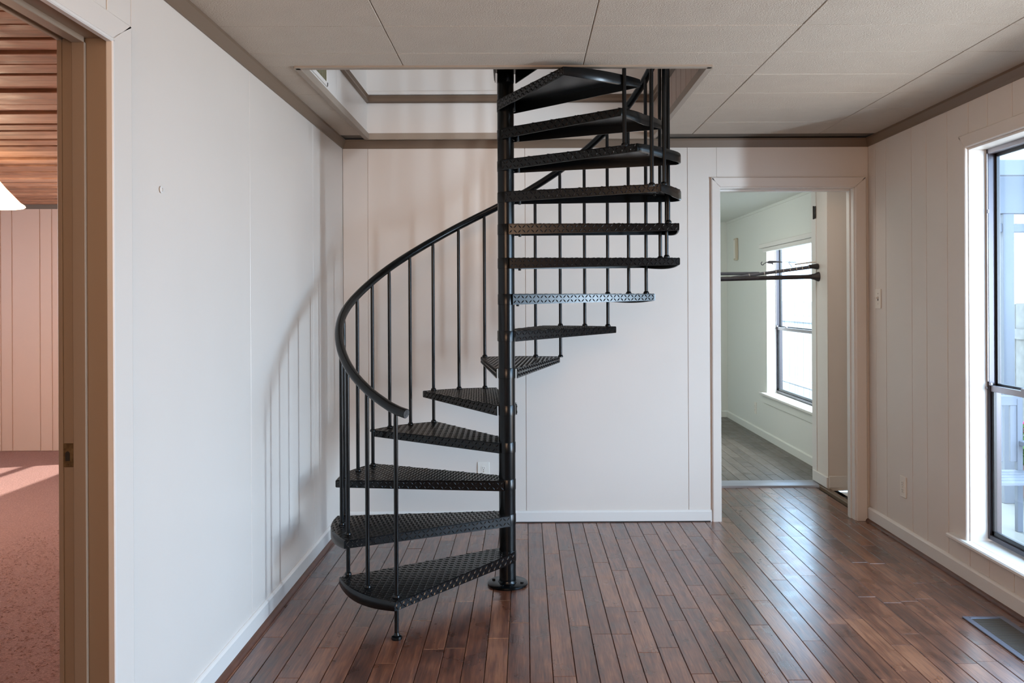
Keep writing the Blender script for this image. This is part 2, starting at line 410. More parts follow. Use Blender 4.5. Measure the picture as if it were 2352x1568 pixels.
# opening edging
ed = empty('trim_5', (0, 0, 0), 'thin taupe edging around the stair opening', kind='structure')
for r in ((OX0-.006, OX1+.006, OY0-.012, OY0+.022), (OX0-.006, OX1+.006, OY1-.006, OY1+.010), (OX0-.012, OX0+.016, OY0, OY1), (OX1-.016, OX1+.012, OY0, OY1)):
    B().box(*r, H-.008, H+.03, .002).obj('edging_strip', M_open, ed)

# stair shaft and upstairs walls
SH = 4.75
ws = B().box(OX0-.09, OX0, OY0-3.6, D+.10, H+.2355, SH).box(OX0-.09, OX0-.001, OY0, D, H+.012, H+.236).obj('wall_left', M_trimw, kind='structure'); tag(ws, 'upstairs left wall rising from the stair opening')
B().box(OX0, OX0+.003, OY0, 4.22, H+.012, SH, .001).obj('panel', M_trimw, ws); B().box(OX0, OX0+.003, 4.224, OY1+.03, H+.012, SH, .001).obj('panel', M_trimw, ws)
wsb = B().box(OX0-.09, 2.3, OY1+.001, OY1+.09, H+.236, SH).box(OX0-.02, OX1+.02, OY1+.001, OY1+.05, H+.012, H+.236).obj('wall_back', M_trimw, kind='structure'); tag(wsb, 'upstairs back wall seen through the stair opening')
wsr = B().box(OX1+.02, OX1+.09, OY0, OY1, H+.2355, SH-1.2).box(OX1+.013, OX1+.05, OY0, OY1, H+.012, H+.236).obj('wall_right', M_shaftp, kind='structure'); tag(wsr, 'boarded right side of the stair opening')
y = OY0+.03
while y < OY1-.02:
    w = min(.128, OY1-y)
    B().box(OX1, OX1+.013, y+.003, y+w-.003, H+.03, SH-1.2, .003).obj('panel', M_shaftp, wsr); y += .128
B().box(OX0-.09, 2.3, -.2, -.1, H+.236, SH).obj('wall_front', M_trimw, kind='structure', label='upstairs wall above the camera')
B().box(2.2, 2.3, -.1, OY1, H+.236, SH).obj('wall_right', M_trimw, kind='structure', label='upstairs right wall')
B().box(OX0-.3, 2.5, -.4, D+.3, SH, SH+.1).obj('ceiling', M_trimw, kind='structure', label='upstairs ceiling above the stair')
for pts, ax, a, c, nm in (([(OX0+.003, 2.530), (OX0+.020, 2.537), (OX0+.014, 2.555), (OX0+.020, 2.572), (OX0+.003, 2.578)], 1, OY0+.4, OY1, 'left'),
                      ([(OY1, 2.530), (OY1-.020, 2.537), (OY1-.014, 2.555), (OY1-.020, 2.572), (OY1, 2.578)], 0, OX0, OX1, 'back'),
                      ([(OX1, 2.530), (OX1-.020, 2.537), (OX1-.014, 2.555), (OX1-.020, 2.572), (OX1, 2.578)], 1, OY0, OY1, 'right')):
    B().prism(pts, ax, a, c).obj('trim_6', M_taupe, kind='structure', label='taupe band on the %s side of the stair opening' % nm)
B().box(OX0, OX1, OY1-.010, OY1, 2.578, 2.602, .003).obj('baseboard_back', M_trimw, kind='structure', label='white strip above the taupe band upstairs')
# return air grille on the shaft side
g = empty('air_grille', (OX0+.003, 3.85, 2.37), 'olive slatted air grille on the left side of the stair opening', 'vent')
b = B(); b.box(0, .006, -.30, .155, 0, .02, .002).box(0, .006, .135, .155, .0, .5, .002).box(0, .006, -.30, -.28, 0, .5, .002); b.obj('frame', M_trimw, g)
B().box(0, .001, -.28, .135, .02, .5).obj('backing', M_slot, g)
for k in range(16):
    yy = -.27+k*.026
    B().box(.001, .004, yy, yy+.014, .02, .5, .002).obj('slat', M_grille, g)

# ------------------------------------------------------------------ doorway 1 (left, to carpeted room)
d1 = empty('door_1', (XL, 2.2, 0), 'painted frame of the left doorway to the carpeted room', kind='structure')
YJ = 2.202   # jamb face towards the opening
def dbox(nm, m, x0, x1, y0, y1, z0, z1, bev=.0015, **k): return B().box(x0-XL, x1-XL, y0-2.2, y1-2.2, z0, z1, bev).obj(nm, m, d1, **k)
HZ = 2.035
dbox('jamb', M_jamb, XL-.118, XL+.001, YJ+.008, YJ+.026, 0, HZ+.02)
dbox('jamb', M_jamb, XL-.118, XL+.001, 1.37, 1.388, 0, HZ+.02)
dbox('head_jamb', M_jamb, XL-.118, XL+.001, 1.37, YJ+.026, HZ+.006, HZ+.024)
dbox('door_stop', M_jamb, XL-.086, XL-.052, YJ-.004, YJ+.010, 0, HZ-.006)
dbox('door_stop', M_jamb, XL-.086, XL-.052, 1.386, YJ-.004, HZ-.008, HZ+.008)
dbox('edge_bead', M_jamb, XL-.128, XL-.116, YJ+.002, YJ+.03, 0, HZ+.01)
dbox('edge_bead', M_jamb, XL-.128, XL-.116, 1.37, YJ+.03, HZ, HZ+.03)
# mitred casing, main room side
def casing_x(X, side, y_in, y_out, z_in, z_out, yi2, yo2, par, org, m, t=.016, z0=0):
    """U shaped casing on a wall plane x=X; (y_in,y_out) one leg, (yi2,yo2) other leg"""
    def piece(poly, nm):
        b = B(); e = .004
        c = Vector((sum(p[0] for p in poly)/4, sum(p[1] for p in poly)/4))
        A = [b.bm.verts.new((X-org[0], p[0]-org[1], p[1]-org[2])) for p in poly]
        Md = [b.bm.verts.new((X+side*t*.8-org[0], p[0]-org[1], p[1]-org[2])) for p in poly]
        T = []
        for i, p in enumerate(poly):
            q = Vector(p); q2 = q.copy()
            T.append(b.bm.verts.new((X+side*t-org[0], q2.x+(e if q2.x < c.x else -e)*(1 if nm == 'leg' else 0)-org[1], q2.y+(e if q2.y < c.y else -e)*(0 if nm == 'leg' else 1)-org[2])))
        for P, Q in ((A, Md), (Md, T)):
            for i in range(4): b.bm.faces.new((P[i], P[(i+1) % 4], Q[(i+1) % 4], Q[i]))
        b.bm.faces.new(T); b.bm.faces.new(A[::-1])
        b.obj('casing', m, par)
    piece([(y_in, z0), (y_out, z0), (y_out, z_out), (y_in, z_in)], 'leg')
    piece([(yi2, z0), (yo2, z0), (yo2, z_out), (yi2, z_in)], 'leg')
    piece([(y_in, z_in), (y_out, z_out), (yo2, z_out), (yi2, z_in)], 'head')
casing_x(XL, 1, YJ+.008, 2.318, HZ+.006, 2.108, 1.38, 1.27, d1, (XL, 2.2, 0), M_wall, .017)
dbox('casing_bead', M_trimw, XL+.001, XL+.021, YJ, YJ+.011, 0, HZ+.004, .003)
dbox('casing_bead', M_trimw, XL+.001, XL+.021, 1.38, YJ+.011, HZ-.004, HZ+.008, .003)
# strike plate
sp = empty('strike', (XL-.1, YJ+.006, .94)); sp.parent = d1; sp.location = (-.100, YJ+.008-2.2, .942); sp.name = 'strike_plate_set'
bpy.data.objects.remove(sp)
B().box(-.120, -.088, YJ+.0045-2.2, YJ+.008-2.2, .912, .974, .0012).box(-.129, -.119, YJ+.0045-2.2, YJ+.006-2.2, .922, .966, .0006).obj('strike_plate', M_brass, d1, label='worn brass strike plate with a dark latch hole')
stp = [o for o in d1.children if o.name.startswith('strike_plate')][0]
pts = [(-.111, .928), (-.099, .928), (-.099, .948), (-.1015, .952), (-.105, .9535), (-.1085, .952), (-.111, .948)]
B().prism(pts, 1, YJ+.0040-2.2, YJ+.0052-2.2).obj('latch_hole', M_slot, stp)
B().lathe([(.0, -.0012), (.0022, -.0012), (.0022, .0), (.0, .0)], (-.105, YJ+.0040-2.2, .918), 'Y', 10).obj('screw', M_brass, stp)

# left room shell
w3 = B().box(-6.1, XL-.116, 7.62, 7.72, -.1, 2.5).obj('wall_back', M_pinkwall, kind='structure'); tag(w3, 'peach panelled far wall of the carpeted room')
xs = [-6.1, -5.7, -5.32, -5.0, -4.76, -4.657, -4.404, -4.295, -4.0, -3.6, -3.3, -3.0, -2.7, -2.4, -2.0, -1.6, -1.23]
for a, c in zip(xs, xs[1:]): B().box(a+.003, c-.003, 7.614, 7.62, 0, 2.2, .002).obj('panel', M_pinkwall, w3)
B().box(-6.1, XL-.116, 7.60, 7.614, 2.195, 2.235).obj('trim_7', M_taupe, kind='structure', label='dark trim under the plank ceiling of the carpeted room')
# outer wall of the left room with a window slit letting the sun in
b = B(); wall_cells(b, 'x', -6.2, -6.1, [(-1.3, 4.9, -.3, 2.6), (4.9, 6.3, -.3, 1.25), (4.9, 6.3, 2.02, 2.6), (6.3, 7.72, -.3, 2.6)])
b.obj('wall_left', M_pinkwall, kind='structure', label='outer wall of the carpeted room')
B().box(-6.17, -6.13, 4.9, 6.3, 1.62, 1.66).obj('window_3', M_trimw, kind='structure', label='meeting rail of the carpeted room window')
cl = B().box(-6.2, XL-.116, -1.3, 7.72, 2.285, 2.52).obj('ceiling', mat('dark_ceiling_void', (.02, .010, .006), .9), kind='structure'); tag(cl, 'rough cedar plank ceiling of the carpeted room')
y = 1.5; k = 0
while y < 7.55:
    w = random.uniform(.112, .138); tone = random.uniform(-.010, .012)
    if y+w > 7.6: w = 7.6-y
    L1 = 4.9
    B().box(-2.45, 2.45, 0, w, 0, .022, .003).obj('plank', M_plank, cl, (-3.68, y, 2.235+tone)); y += w+random.choice((.008, .014, .018, .022))
# pendant lamp
pl = empty('pendant_lamp', (-3.22, 5.0, 1.92), 'glowing cone-shaped glass pendant lamp under the plank ceiling', 'lamp')
b = B(); prof = [(.205, 0), (.212, .006), (.208, .014), (.185, .03), (.11, .115), (.045, .20), (.030, .225), (.026, .225), (.040, .197), (.105, .108), (.18, .024), (.200, .004)]
n = 40; rings = []
for r, z in prof:
    rings.append([b.bm.verts.new((r*cos(2*pi*i/n)*(1+.006*cos(10*2*pi*i/n)), r*sin(2*pi*i/n)*(1+.006*cos(10*2*pi*i/n)), z)) for i in range(n)])
for A, C in zip(rings, rings[1:]+rings[:1]):
    for i in range(n): b.bm.faces.new((A[i], A[(i+1) % n], C[(i+1) % n], C[i]))
b.obj('lamp_shade', M_shade, pl, smooth=True)
B().lathe([(0, .22), (.034, .22), (.036, .235), (.012, .25), (.010, .30), (.0, .30)], n=16).obj('cap', M_chrome, pl, smooth=True)
B().tube([(0, 0, .29), (0, 0, .36)], .005, 8).obj('stem', M_chrome, pl)
B().lathe([(0, .03), (.02, .035), (.032, .06), (.03, .09), (.015, .12), (.013, .16), (0, .16)], n=16).obj('bulb', M_shade, pl, smooth=True)
lamp('pendant_bulb_light', 'POINT', (-3.22, 5.0, 1.86), (0, 0, 0), 42, (1, .72, .50)).data.shadow_soft_size = .08
lamp('carpet_room_daylight', 'AREA', (-5.6, 4.4, 1.6), (-1.8, 4.6, .3), 60, (1, .86, .80), 1.4, 1.4)

# ------------------------------------------------------------------ doorway 2 (back, to the passage)
d2 = empty('door_2', (1.594, D, 0), 'white cased doorway in the back wall leading to the far room', kind='structure')
ox, oy = 1.594, D
def casing_y(Y, x_in, x_out, z_in, z_out, xi2, xo2, par, org, m, t=.016):
    def piece(poly, leg):
        b = B(); e = .006
        cx = sum(p[0] for p in poly)/4; cz_ = sum(p[1] for p in poly)/4
        A = [b.bm.verts.new((p[0]-org[0], Y-org[1], p[1])) for p in poly]
        Md = [b.bm.verts.new((p[0]-org[0], Y-t*.7-org[1], p[1])) for p in poly]
        T = [b.bm.verts.new((p[0]+((e if p[0] < cx else -e) if leg else 0)-org[0], Y-t-org[1], p[1]+(0 if leg else (e if p[1] < cz_ else -e)))) for p in poly]
        for P, Q in ((A, Md), (Md, T)):
            for i in range(4): b.bm.faces.new((P[i], P[(i+1) % 4], Q[(i+1) % 4], Q[i]))
        b.bm.faces.new(T); b.bm.faces.new(A[::-1]); b.obj('casing', m, par)
    piece([(x_in, 0), (x_out, 0), (x_out, z_out), (x_in, z_in)], True)
    piece([(xi2, 0), (xo2, 0), (xo2, z_out), (xi2, z_in)], True)
    piece([(x_in, z_in), (x_out, z_out), (xo2, z_out), (xi2, z_in)], False)
casing_y(D, 1.187, 1.132, 2.024, 2.086, 2.006, 2.074, d2, (ox, oy), M_wall, .018)
B().box(1.170-ox, 1.190-ox, -.002, .112, 0, 2.03, .001).obj('jamb', M_trimw, d2)
B().box(2.000-ox, 2.020-ox, -.002, .112, 0, 2.03, .001).obj('jamb', M_trimw, d2)
B().box(1.170-ox, 2.020-ox, -.002, .112, 2.018, 2.034, .001).obj('head_jamb', M_trimw, d2)
B().box(1.992-ox, 2.001-ox, .045, .085, 0, 2.012, .001).obj('door_stop', M_trimw, d2)
B().box(1.190-ox, 1.199-ox, .045, .085, 0, 2.012, .001).obj('door_stop', M_trimw, d2)
B().box(1.190-ox, 2.0-ox, .045, .085, 2.006, 2.018, .001).obj('door_stop', M_trimw, d2)

# passage: left side, right side pier with baseboard, alcove
B().box(1.02, 1.12, D+.11, 6.15, -.05, H+.1).obj('wall_left', M_wall, kind='structure', label='left wall of the passage beyond the doorway')
pr = B().box(2.127, 2.23, 5.853, 6.16, 0, H+.1).obj('wall_right', M_wall, kind='structure'); tag(pr, 'white pier on the right of the passage')
B().box(2.122, 2.127, 5.853, 6.065, .0, H+.1, .001).obj('panel', M_wall, pr)
B().box(2.117, 2.127, 6.068, 6.16, .0, H+.1, .001).obj('panel', M_trimw, pr)
B().box(2.110, 2.127, 5.850, 6.14, .018, .095, .003).obj('baseboard_right', M_trimw, kind='structure', label='white baseboard on the passage pier')
pa = B().box(2.14, 2.5, 5.86, 5.95, 0, H+.1).obj('wall_back', M_wall, kind='structure'); tag(pa, 'white back of the alcove beside the passage')
B().box(2.127, 2.5, 5.852, 5.86, .105, H+.1, .001).obj('panel', M_wall, pa)
B().box(2.127, 2.5, 5.842, 5.853, .022, .105, .003).obj('baseboard_back', M_trimw, kind='structure', label='white baseboard at the back of the alcove')
B().box(2.10, 2.14, 5.17, 6.0, -.02, .014, .004).obj('trim_8', M_taupe, kind='structure', label='wooden floor strip along the right side of the passage')
B().box(2.13, 2.52, 5.17, 5.86, -.06, -.012).obj('floor', M_plate, kind='structure', label='pale alcove floor')
B().box(2.15, 2.52, 5.55, 5.70, -.012, -.006).obj('trim_9', M_slot, kind='structure', label='dark grey strip across the alcove floor')
B().box(1.0, 2.58, D+.11, 6.16, 2.28, 2.5).obj('ceiling', M_trimw, kind='structure', label='passage ceiling')
B().box(2.2, 2.58, D+.03, D+.11, -.1, H+.1).obj('wall_front', M_wall, kind='structure', label='near wall of the alcove')
B().box(2.5, 2.58, D+.10, 5.96, -.1, H+.1).obj('wall_right', M_wall, kind='structure', label='right end of the alcove')
lamp('passage_fill_light', 'AREA', (1.5, 5.45, 2.2), (2.05, 5.7, .6), 4.0, (1, .93, .85), .6, .3)  # added fill that brightens the pier and alcove
# hinge on the pier
hg = empty('hinge', (2.118, 6.075, 1.975), 'dark door hinge high on the passage pier', 'hinge')
B().box(-.006, .001, -.012, .018, -.045, .045, .001).obj('leaf', M_slot, hg); B().tube([(-.008, .018, -.048), (-.008, .018, .048)], .005, 8).obj('knuckle', M_slot, hg)

# far room shell
FW = 2.316
b = B(); wall_cells(b, 'x', FW, FW+.14, [(6.16, 6.55, -.1, 2.4), (6.55, 7.99, -.1, .43), (6.55, 7.99, 1.875, 2.4), (7.99, 9.65, -.1, 2.4)])
b.obj('wall_right', M_green, kind='structure', label='pale grey-green right wall of the far room')
fb = B().box(-.5, FW+.14, 9.55, 9.65, -.1, 2.4).obj('wall_back', M_green, kind='structure'); tag(fb, 'pale grey-green far wall of the far room')
B().box(-.5, FW+.14, 6.16, 9.65, 2.23, 2.4).obj('ceiling', M_green, kind='structure', label='pale ceiling of the far room')
B().box(-.6, -.5, 6.05, 9.65, -.1, 2.4).obj('wall_left', M_green, kind='structure', label='left wall of the far room')
B().box(-.5, 1.12, 6.05, 6.15, -.1, 2.4).obj('wall_front', M_green, kind='structure', label='near wall of the far room left of the passage')
B().box(2.23, 2.46, 6.06, 6.165, -.1, 2.4).obj('wall_front', M_green, kind='structure', label='near wall of the far room right of the passage')
B().prism([(FW-q[0], q[1]) for q in base_prof(.075, .013)], 1, 6.17, 9.55).obj('baseboard_right', M_green, kind='structure', label='pale baseboard along the right wall of the far room')
B().prism([(9.55-q[0], q[1]) for q in base_prof(.075, .013)], 0, -.5, FW).obj('baseboard_back', M_green, kind='structure', label='pale baseboard along the far wall of the far room')
B().box(FW-.008, FW, 6.17, 9.55, 2.205, 2.23).obj('trim_10', M_green, kind='structure', label='thin strip under the far room ceiling')
# wall slot thing
ch = empty('door_chime', (FW, 9.09, 1.89), 'tall beige plastic chime box high on the far room wall', 'chime')
B().box(-.030, 0, -.045, .045, -.12, .12, .006).obj('cover', M_beige, ch); B().box(-.034, -.030, -.030, .030, -.10, .10, .002).obj('front_panel', M_plate, ch)

# ------------------------------------------------------------------ windows
def sash_window(name, X, y0, y1, z0, z1, zm, side, label, par_lab, frame_m, mull=None):
    """frame set at plane X, opening y0..y1; side=-1: room is on the -x side"""
    w = empty(name, (X, (y0+y1)/2, z0), label, kind='structure')
    oy_ = (y0+y1)/2
    def bx(nm, m, xa, xb, ya, yb, za, zb, bev=.001, p=w, **k): return B().box(xa-X, xb-X, ya-oy_, yb-oy_, za-z0, zb-z0, bev).obj(nm, m, p, **k)
    f = .016
    spans = [(y0, y1)] if not mull else [(y0, mull-.02), (mull+.02, y1)]
    if mull: bx('mullion', M_trimw, X-.05, X+.05, mull-.02, mull+.02, z0, z1)
    for (a, c) in spans:
        # outer frame
        bx('frame', frame_m, X-.012, X+.045, c-f, c, z0, z1); bx('frame', frame_m, X-.012, X+.045, a, a+f, z0, z1)
        bx('frame', frame_m, X-.012, X+.045, a+f, c-f, z0, z0+f*1.3); bx('frame', M_alulight, X-.012, X+.045, a+f, c-f, z1-f*1.3, z1)
        # lower sash (inner)
        s1 = bx('sash', M_alulight, X-.004, X+.012, a+f, c-f, zm-.016, zm+.012, label='silver meeting rail')
        for (ya, yb, za, zb) in ((c-f-.020, c-f, z0+f, zm-.016), (a+f, a+f+.020, z0+f, zm-.016), (a+f, c-f, z0+f*1.3, z0+f*1.3+.022)):
            bx('sash', M_aludark, X-.002, X+.012, ya, yb, za, zb)
        # upper sash (outer)
        for (ya, yb, za, zb) in ((c-f-.014, c-f, zm, z1-f), (a+f, a+f+.014, zm, z1-f), (a+f, c-f, z1-f*1.3-.016, z1-f*1.3), (a+f, c-f, zm-.010, zm+.022)):
            bx('sash', M_aludark, X+.020, X+.034, ya, yb, za, zb)
        bx('pane', M_glass, X+.004, X+.007, a+f+.018, c-f-.018, z0+f+.02, zm-.014, 0)
        bx('pane', M_glass, X+.026, X+.029, a+f+.012, c-f-.012, zm+.018, z1-f-.014, 0)
        bx('latch', M_alulight, X-.010, X+.004, c-.30, c-.26, zm+.012, zm+.024, .002)
        bx('latch', M_alulight, X-.014, X-.002, c-f-.016, c-f, zm+.012, zm+.026, .003)
        bx('balance_clip', M_alulight, X-.016, X-.010, c-f-.004, c-f+.008, z1-.30, z1-.282, .002)
        bx('balance_clip', M_alulight, X-.022, X-.012, c-.008, c+.002, zm-.006, zm+.006, .002)
        bx('balance_rod', M_alulight, X-.017, X-.012, c-f+.002, c-f+.007, zm+.03, z1-.02, .001)
    return w, bx
w1, bx1 = sash_window('window_1', XR+.092, WY0, WY1-.008, WZ0+.012, WZ1-.008, .925, -1, 'tall aluminium sash window in the right wall', '', M_alu, mull=1.75)
# reveal boards, stool, apron, casing
XF = XR+.092
bx1('reveal', M_trimw, XR-.002, XF+.05, WY1-.008, WY1+.0, WZ0, WZ1-.008); bx1('reveal', M_trimw, XR-.002, XF+.05, WY0, WY0+.008, WZ0, WZ1-.008)
bx1('reveal', M_trimw, XR-.002, XF+.05, WY0, WY1, WZ1-.008, WZ1)
bx1('window_stool', M_trimw, XR-.042, XF+.05, WY0-.12, WY1+.150, WZ0-.022, WZ0, .006)
bx1('window_stool', M_trimw, XR+.0, XF+.05, WY0-.01, WY1+.01, WZ0-.03, WZ0+.001, .001)
casing_x(XR, -1, WY1+.002, WY1+.062, WZ1+.004, WZ1+.066, WY0-.002, WY0-.062, w1, (XF, (WY0+WY1)/2, WZ0+.012), M_wall, .018, z0=WZ0)

w2, bx2 = sash_window('window_2', FW+.10, 6.62, 7.99, .455, 1.875, 1.068, -1, 'bright sash window of the far room', '', M_alu)
bx2('reveal', M_trimw, FW-.002, FW+.14, 7.985, 7.995, .43, 1.875); bx2('reveal', M_trimw, FW-.002, FW+.14, 6.55, 6.62, .43, 1.875)
bx2('window_stool', M_trimw, FW-.05, FW+.14, 6.50, 8.12, .425, .450, .005)
bx2('apron', M_green, FW-.014, FW, 6.55, 8.06, .345, .425, .003)
bx2('blind_headrail', M_trimw, FW-.045, FW+.02, 6.52, 8.10, 1.835, 1.875, .004)
bx2('blind_headrail', M_trimw, FW-.030, FW+.02, 6.52, 8.02, 1.795, 1.833, .004)
cr_ = empty('cord_cleat', (FW-.05, 6.86, .395), 'small brown cord cleat at the far room window sill', 'cleat')
B().box(-.012, .0, -.03, .03, -.006, .006, .002).obj('body', M_shoe, cr_); B().tube([(-.006, -.03, 0), (-.02, -.045, .006)], .004, 6).obj('horn', M_shoe, cr_)
bpy.data.objects.remove([c for c in cr_.children][0]); bpy.data.objects.remove([c for c in cr_.children][0]); bpy.data.objects.remove(cr_)

# ------------------------------------------------------------------ outlets, switch
def wall_plate(name, loc, rotz, label, cat, kind='outlet'):
    e = empty(name, loc, label, cat); e.rotation_euler = (0, 0, rotz)
    # built facing -y, width along x
    B().box(-.036, .036, -.006, 0, -.058, .058, .0025, 2).obj('cover_plate', M_plate, e)
    if kind == 'outlet':
        for s in (-1, 1):
            b = B(); cz_ = s*.0195
            pts = []
            for k in range(24):
                a = 2*pi*k/24; pts.append((max(-.0135, min(.0135, .0172*cos(a))), cz_+.0150*sin(a)))
            b.prism(pts, 1, -.0085, -.005); r = b.obj('receptacle', M_plate, e)
            B().box(-.0065, -.0045, -.0088, -.0083, cz_-.001, cz_+.008).obj('slot', M_slot, r)
            B().box(.0045, .0065, -.0088, -.0083, cz_-.001, cz_+.007).obj('slot', M_slot, r)
            B().lathe([(0, -.0088), (.0028, -.0088), (.0028, -.0083), (0, -.0083)], (0, 0, cz_-.008), 'Y', 10).obj('slot', M_slot, r)
        B().lathe([(0, -.0075), (.003, -.007), (.0035, -.006), (0, -.006)], (0, 0, 0), 'Y', 10).obj('screw', M_chrome, e)
    else:
        B().box(-.006, .006, -.0065, -.005, -.012, .012, .0005).obj('toggle_slot', M_slot, e)
        B().box(-.004, .004, -.020, -.005, .000, .010, .0015).obj('toggle', M_trimw, e)
        for z in (-.03, .03): B().lathe([(0, -.0075), (.003, -.007), (.0035, -.006), (0, -.006)], (0, 0, z), 'Y', 10).obj('screw', M_chrome, e)
        B().tube([(-.004, -.008, .004), (-.016, -.014, .002), (-.026, -.013, .006)], .0016, 6).obj('night_light_prong', M_chrome, e)
    return e
wall_plate('outlet', (XR, 4.612, .305), -pi/2, 'ivory duplex outlet low on the boarded right wall', 'outlet')
wall_plate('outlet', (-.255, D, .309), 0, 'white duplex outlet on the back wall behind the stair treads', 'outlet')
wall_plate('outlet', (FW, 8.387, .255), -pi/2, 'ivory outlet low on the far room wall beside its window', 'outlet')
wall_plate('light_switch', (XR, 4.925, 1.345), -pi/2, 'ivory toggle light switch beside the back doorway', 'switch', 'switch')

# ------------------------------------------------------------------ floor register
rg = empty('floor_register', (1.924, 3.30, 0), 'slate metal floor vent with fine slats below the tall window', 'vent')
RW, RL = .088, .215
b = B()
for (a0, a1, b0, b1) in ((-RW, -RW+.026, -RL, RL), (RW-.026, RW, -RL, RL), (-RW+.026, RW-.026, RL-.022, RL), (-RW+.026, RW-.026, -RL, -RL+.022)):
    b.box(a0, a1, b0, b1, .0, .006, .0015)
b.obj('frame', M_reg, rg)
B().box(-RW+.024, RW-.024, -RL+.02, RL-.02, .0006, .0012).obj('dark_well', M_slot, rg)
b = B(); y = -RL+.028
while y < RL-.026: b.box(-RW+.026, RW-.026, y, y+.0035, .001, .0055); y += .0105
b.obj('slats', M_slat, rg, kind='stuff')

# ------------------------------------------------------------------ rods in the passage
def thing1(nm, b, m, label, cat, smooth=True): return tag(b.obj(nm, m, smooth=smooth), label, cat)
ra = empty('hanging_rod', (1.62, 6.02, 1.500), 'dark steel hanging rod across the passage, the lowest and thickest', 'rod')
B().tube([(-.50, 0, -.014), (0, 0, -.004), (.47, 0, .006)], .0158, 16).obj('pipe', M_pipe, ra, smooth=True)
B().lathe([(.0158, .42), (.018, .445), (.023, .470), (.033, .490), (.035, .503), (.0, .503)], (0, 0, .006), 'X', 20).obj('flange', M_pipe, ra, smooth=True)
rc = B().tube([(-.50, .14, .033), (.11, .14, .036)], .0115, 14).obj('hanging_rod', M_pipeb, None, (1.62, 6.02, 1.500), smooth=True); tag(rc, 'blue-grey steel rod behind the lowest rod, ending half way across', 'rod')
rb = empty('wrapped_pole', (2.085, 6.03, 1.580), 'grey tape-wrapped pole slanting down to the left above the dark rod', 'pole')
def lerp(a, c, t): return Vector(a).lerp(Vector(c), t)
A_, C_ = (.010, 0, 0), (-.58, .045, -.078)
B().tube([A_, C_], [.0135, .0105], 14).obj('pole', M_pipeb, rb, smooth=True)
tt = [.04, .07, .075, .145, .155, .215, .225, .29, .30, .37, .38, .46, .47, .60, .61, .78, .79, .97]
for i in range(1, len(tt)-1, 2):
    r0 = .0160-.004*tt[i]; B().tube([lerp(A_, C_, tt[i]), lerp(A_, C_, (tt[i]+tt[i+1])/2), lerp(A_, C_, tt[i+1])], [r0-.001, r0, r0-.0005], 14).obj('tape_wrap', M_tape, rb, smooth=True)
B().lathe([(.0135, -.03), (.016, .0), (.020, .02), (.021, .034), (0, .034)], (0, 0, 0), 'X', 16).obj('flange', M_pipe, rb, smooth=True)
t_ = B().tube([(-.11, 0, 0), (.04, 0, .018)], [.005, .007], 10).obj('thin_white_rod', M_trimw, None, (2.05, 5.99, 1.594), smooth=True); tag(t_, 'short thin white rod above the tape-wrapped pole', 'rod')
hk = empty('hook_tool', (1.887, 5.97, 1.607), 'dark metal hook with a spring and wire above the wrapped pole', 'hook')
pts = []
for k in range(14):
    a = radians(100+k*20); pts.append((-.185+.010*cos(a), 0, -.006+.011*sin(a)))
pts = pts[::1]+[(-.168, 0, -.005), (-.155, 0, .004)]
B().tube(pts, .0030, 8).obj('hook_end', M_pipeb, hk, smooth=True)
B().prism([(-.156, .004), (-.140, .013), (-.115, .014), (-.07, .009), (-.04, .004), (-.04, .000), (-.085, .0), (-.112, -.004), (-.108, -.014), (-.113, -.015), (-.122, -.008), (-.150, -.006)], 1, -.004, .004).obj('blade', M_pipeb, hk)
B().tube([(-.045, 0, .002), (.012, 0, .003)], .0022, 8).obj('stem', M_pipeb, hk)
sp_ = [(.008+.046*t/60, .006*sin(t*.9), .004+.006*cos(t*.9)) for t in range(61)]
B().tube(sp_, .0016, 5).obj('spring', M_pipeb, hk)
B().tube([(.002, 0, .002), (.006, 0, -.010), (.018, 0, -.020), (.024, 0, -.036)], .0026, 8).obj('arm', M_pipeb, hk, smooth=True)
B().tube([(.054, 0, .004), (.09, 0, .002), (.13, 0, .003), (.165, 0, .003)], .0012, 6).obj('wire', M_alulight, hk)

# ------------------------------------------------------------------ outside, beyond the windows
B().box(XR+.13, 40, -8, 40, -.40, -.32).obj('floor', M_deck, kind='structure', label='pale sunlit deck outside the windows')
fe = empty('board_fence', (4.42, 11, -.32), 'weathered vertical board fence outside the windows', 'fence')
fm = B().box(0, .02, .003, .137, 0, 1.62, .003).mesh('board'); fm.materials.append(M_fence)
for k in range(92):
    o = link('board', fm, None, fe, (random.uniform(0, .006), -6.0+k*.14, random.uniform(-.01, .01)))
B().box(-.03, 0, -6, 7, .28, .37).obj('rail', M_fence, fe); B().box(-.03, 0, -6, 7, 1.30, 1.39).obj('rail', M_fence, fe)
pc = empty('patio_cover', (3.9, 6.8, -.32), 'grey-blue timber patio cover outside the tall window', 'pergola')
B().box(-.3, 1.6, -.05, .05, 2.35, 2.75, .004).obj('beam', M_outdark, pc); B().box(-.3, 1.6, -.45, -.40, 2.60, 2.72, .004).obj('rafter', M_outdark, pc)
B().box(-.02, .07, -.045, .045, 0, 2.35, .004).obj('post', M_outdark, pc); B().box(-.3, 1.6, -.03, .03, 2.20, 2.27, .004).obj('beam', M_outdark, pc)
tb = empty('patio_chair', (3.32, 5.75, -.32), 'dark slatted patio chair on the deck outside the window', 'chair')
for (sx, sy) in ((-.2, -.2), (.2, -.2), (-.2, .2), (.2, .2)):
    B().box(sx-.02, sx+.02, sy-.02, sy+.02, 0, .42 if sy < 0 else .95, .003).obj('leg', M_outdark, tb)
for k in range(5): B().box(-.22, .22, -.22+k*.09, -.15+k*.09, .42, .44, .002).obj('seat_slat', M_outdark, tb)
for k in range(4): B().box(-.18+k*.105, -.13+k*.105, .19, .21, .5, .92, .002).obj('back_slat', M_outdark, tb)
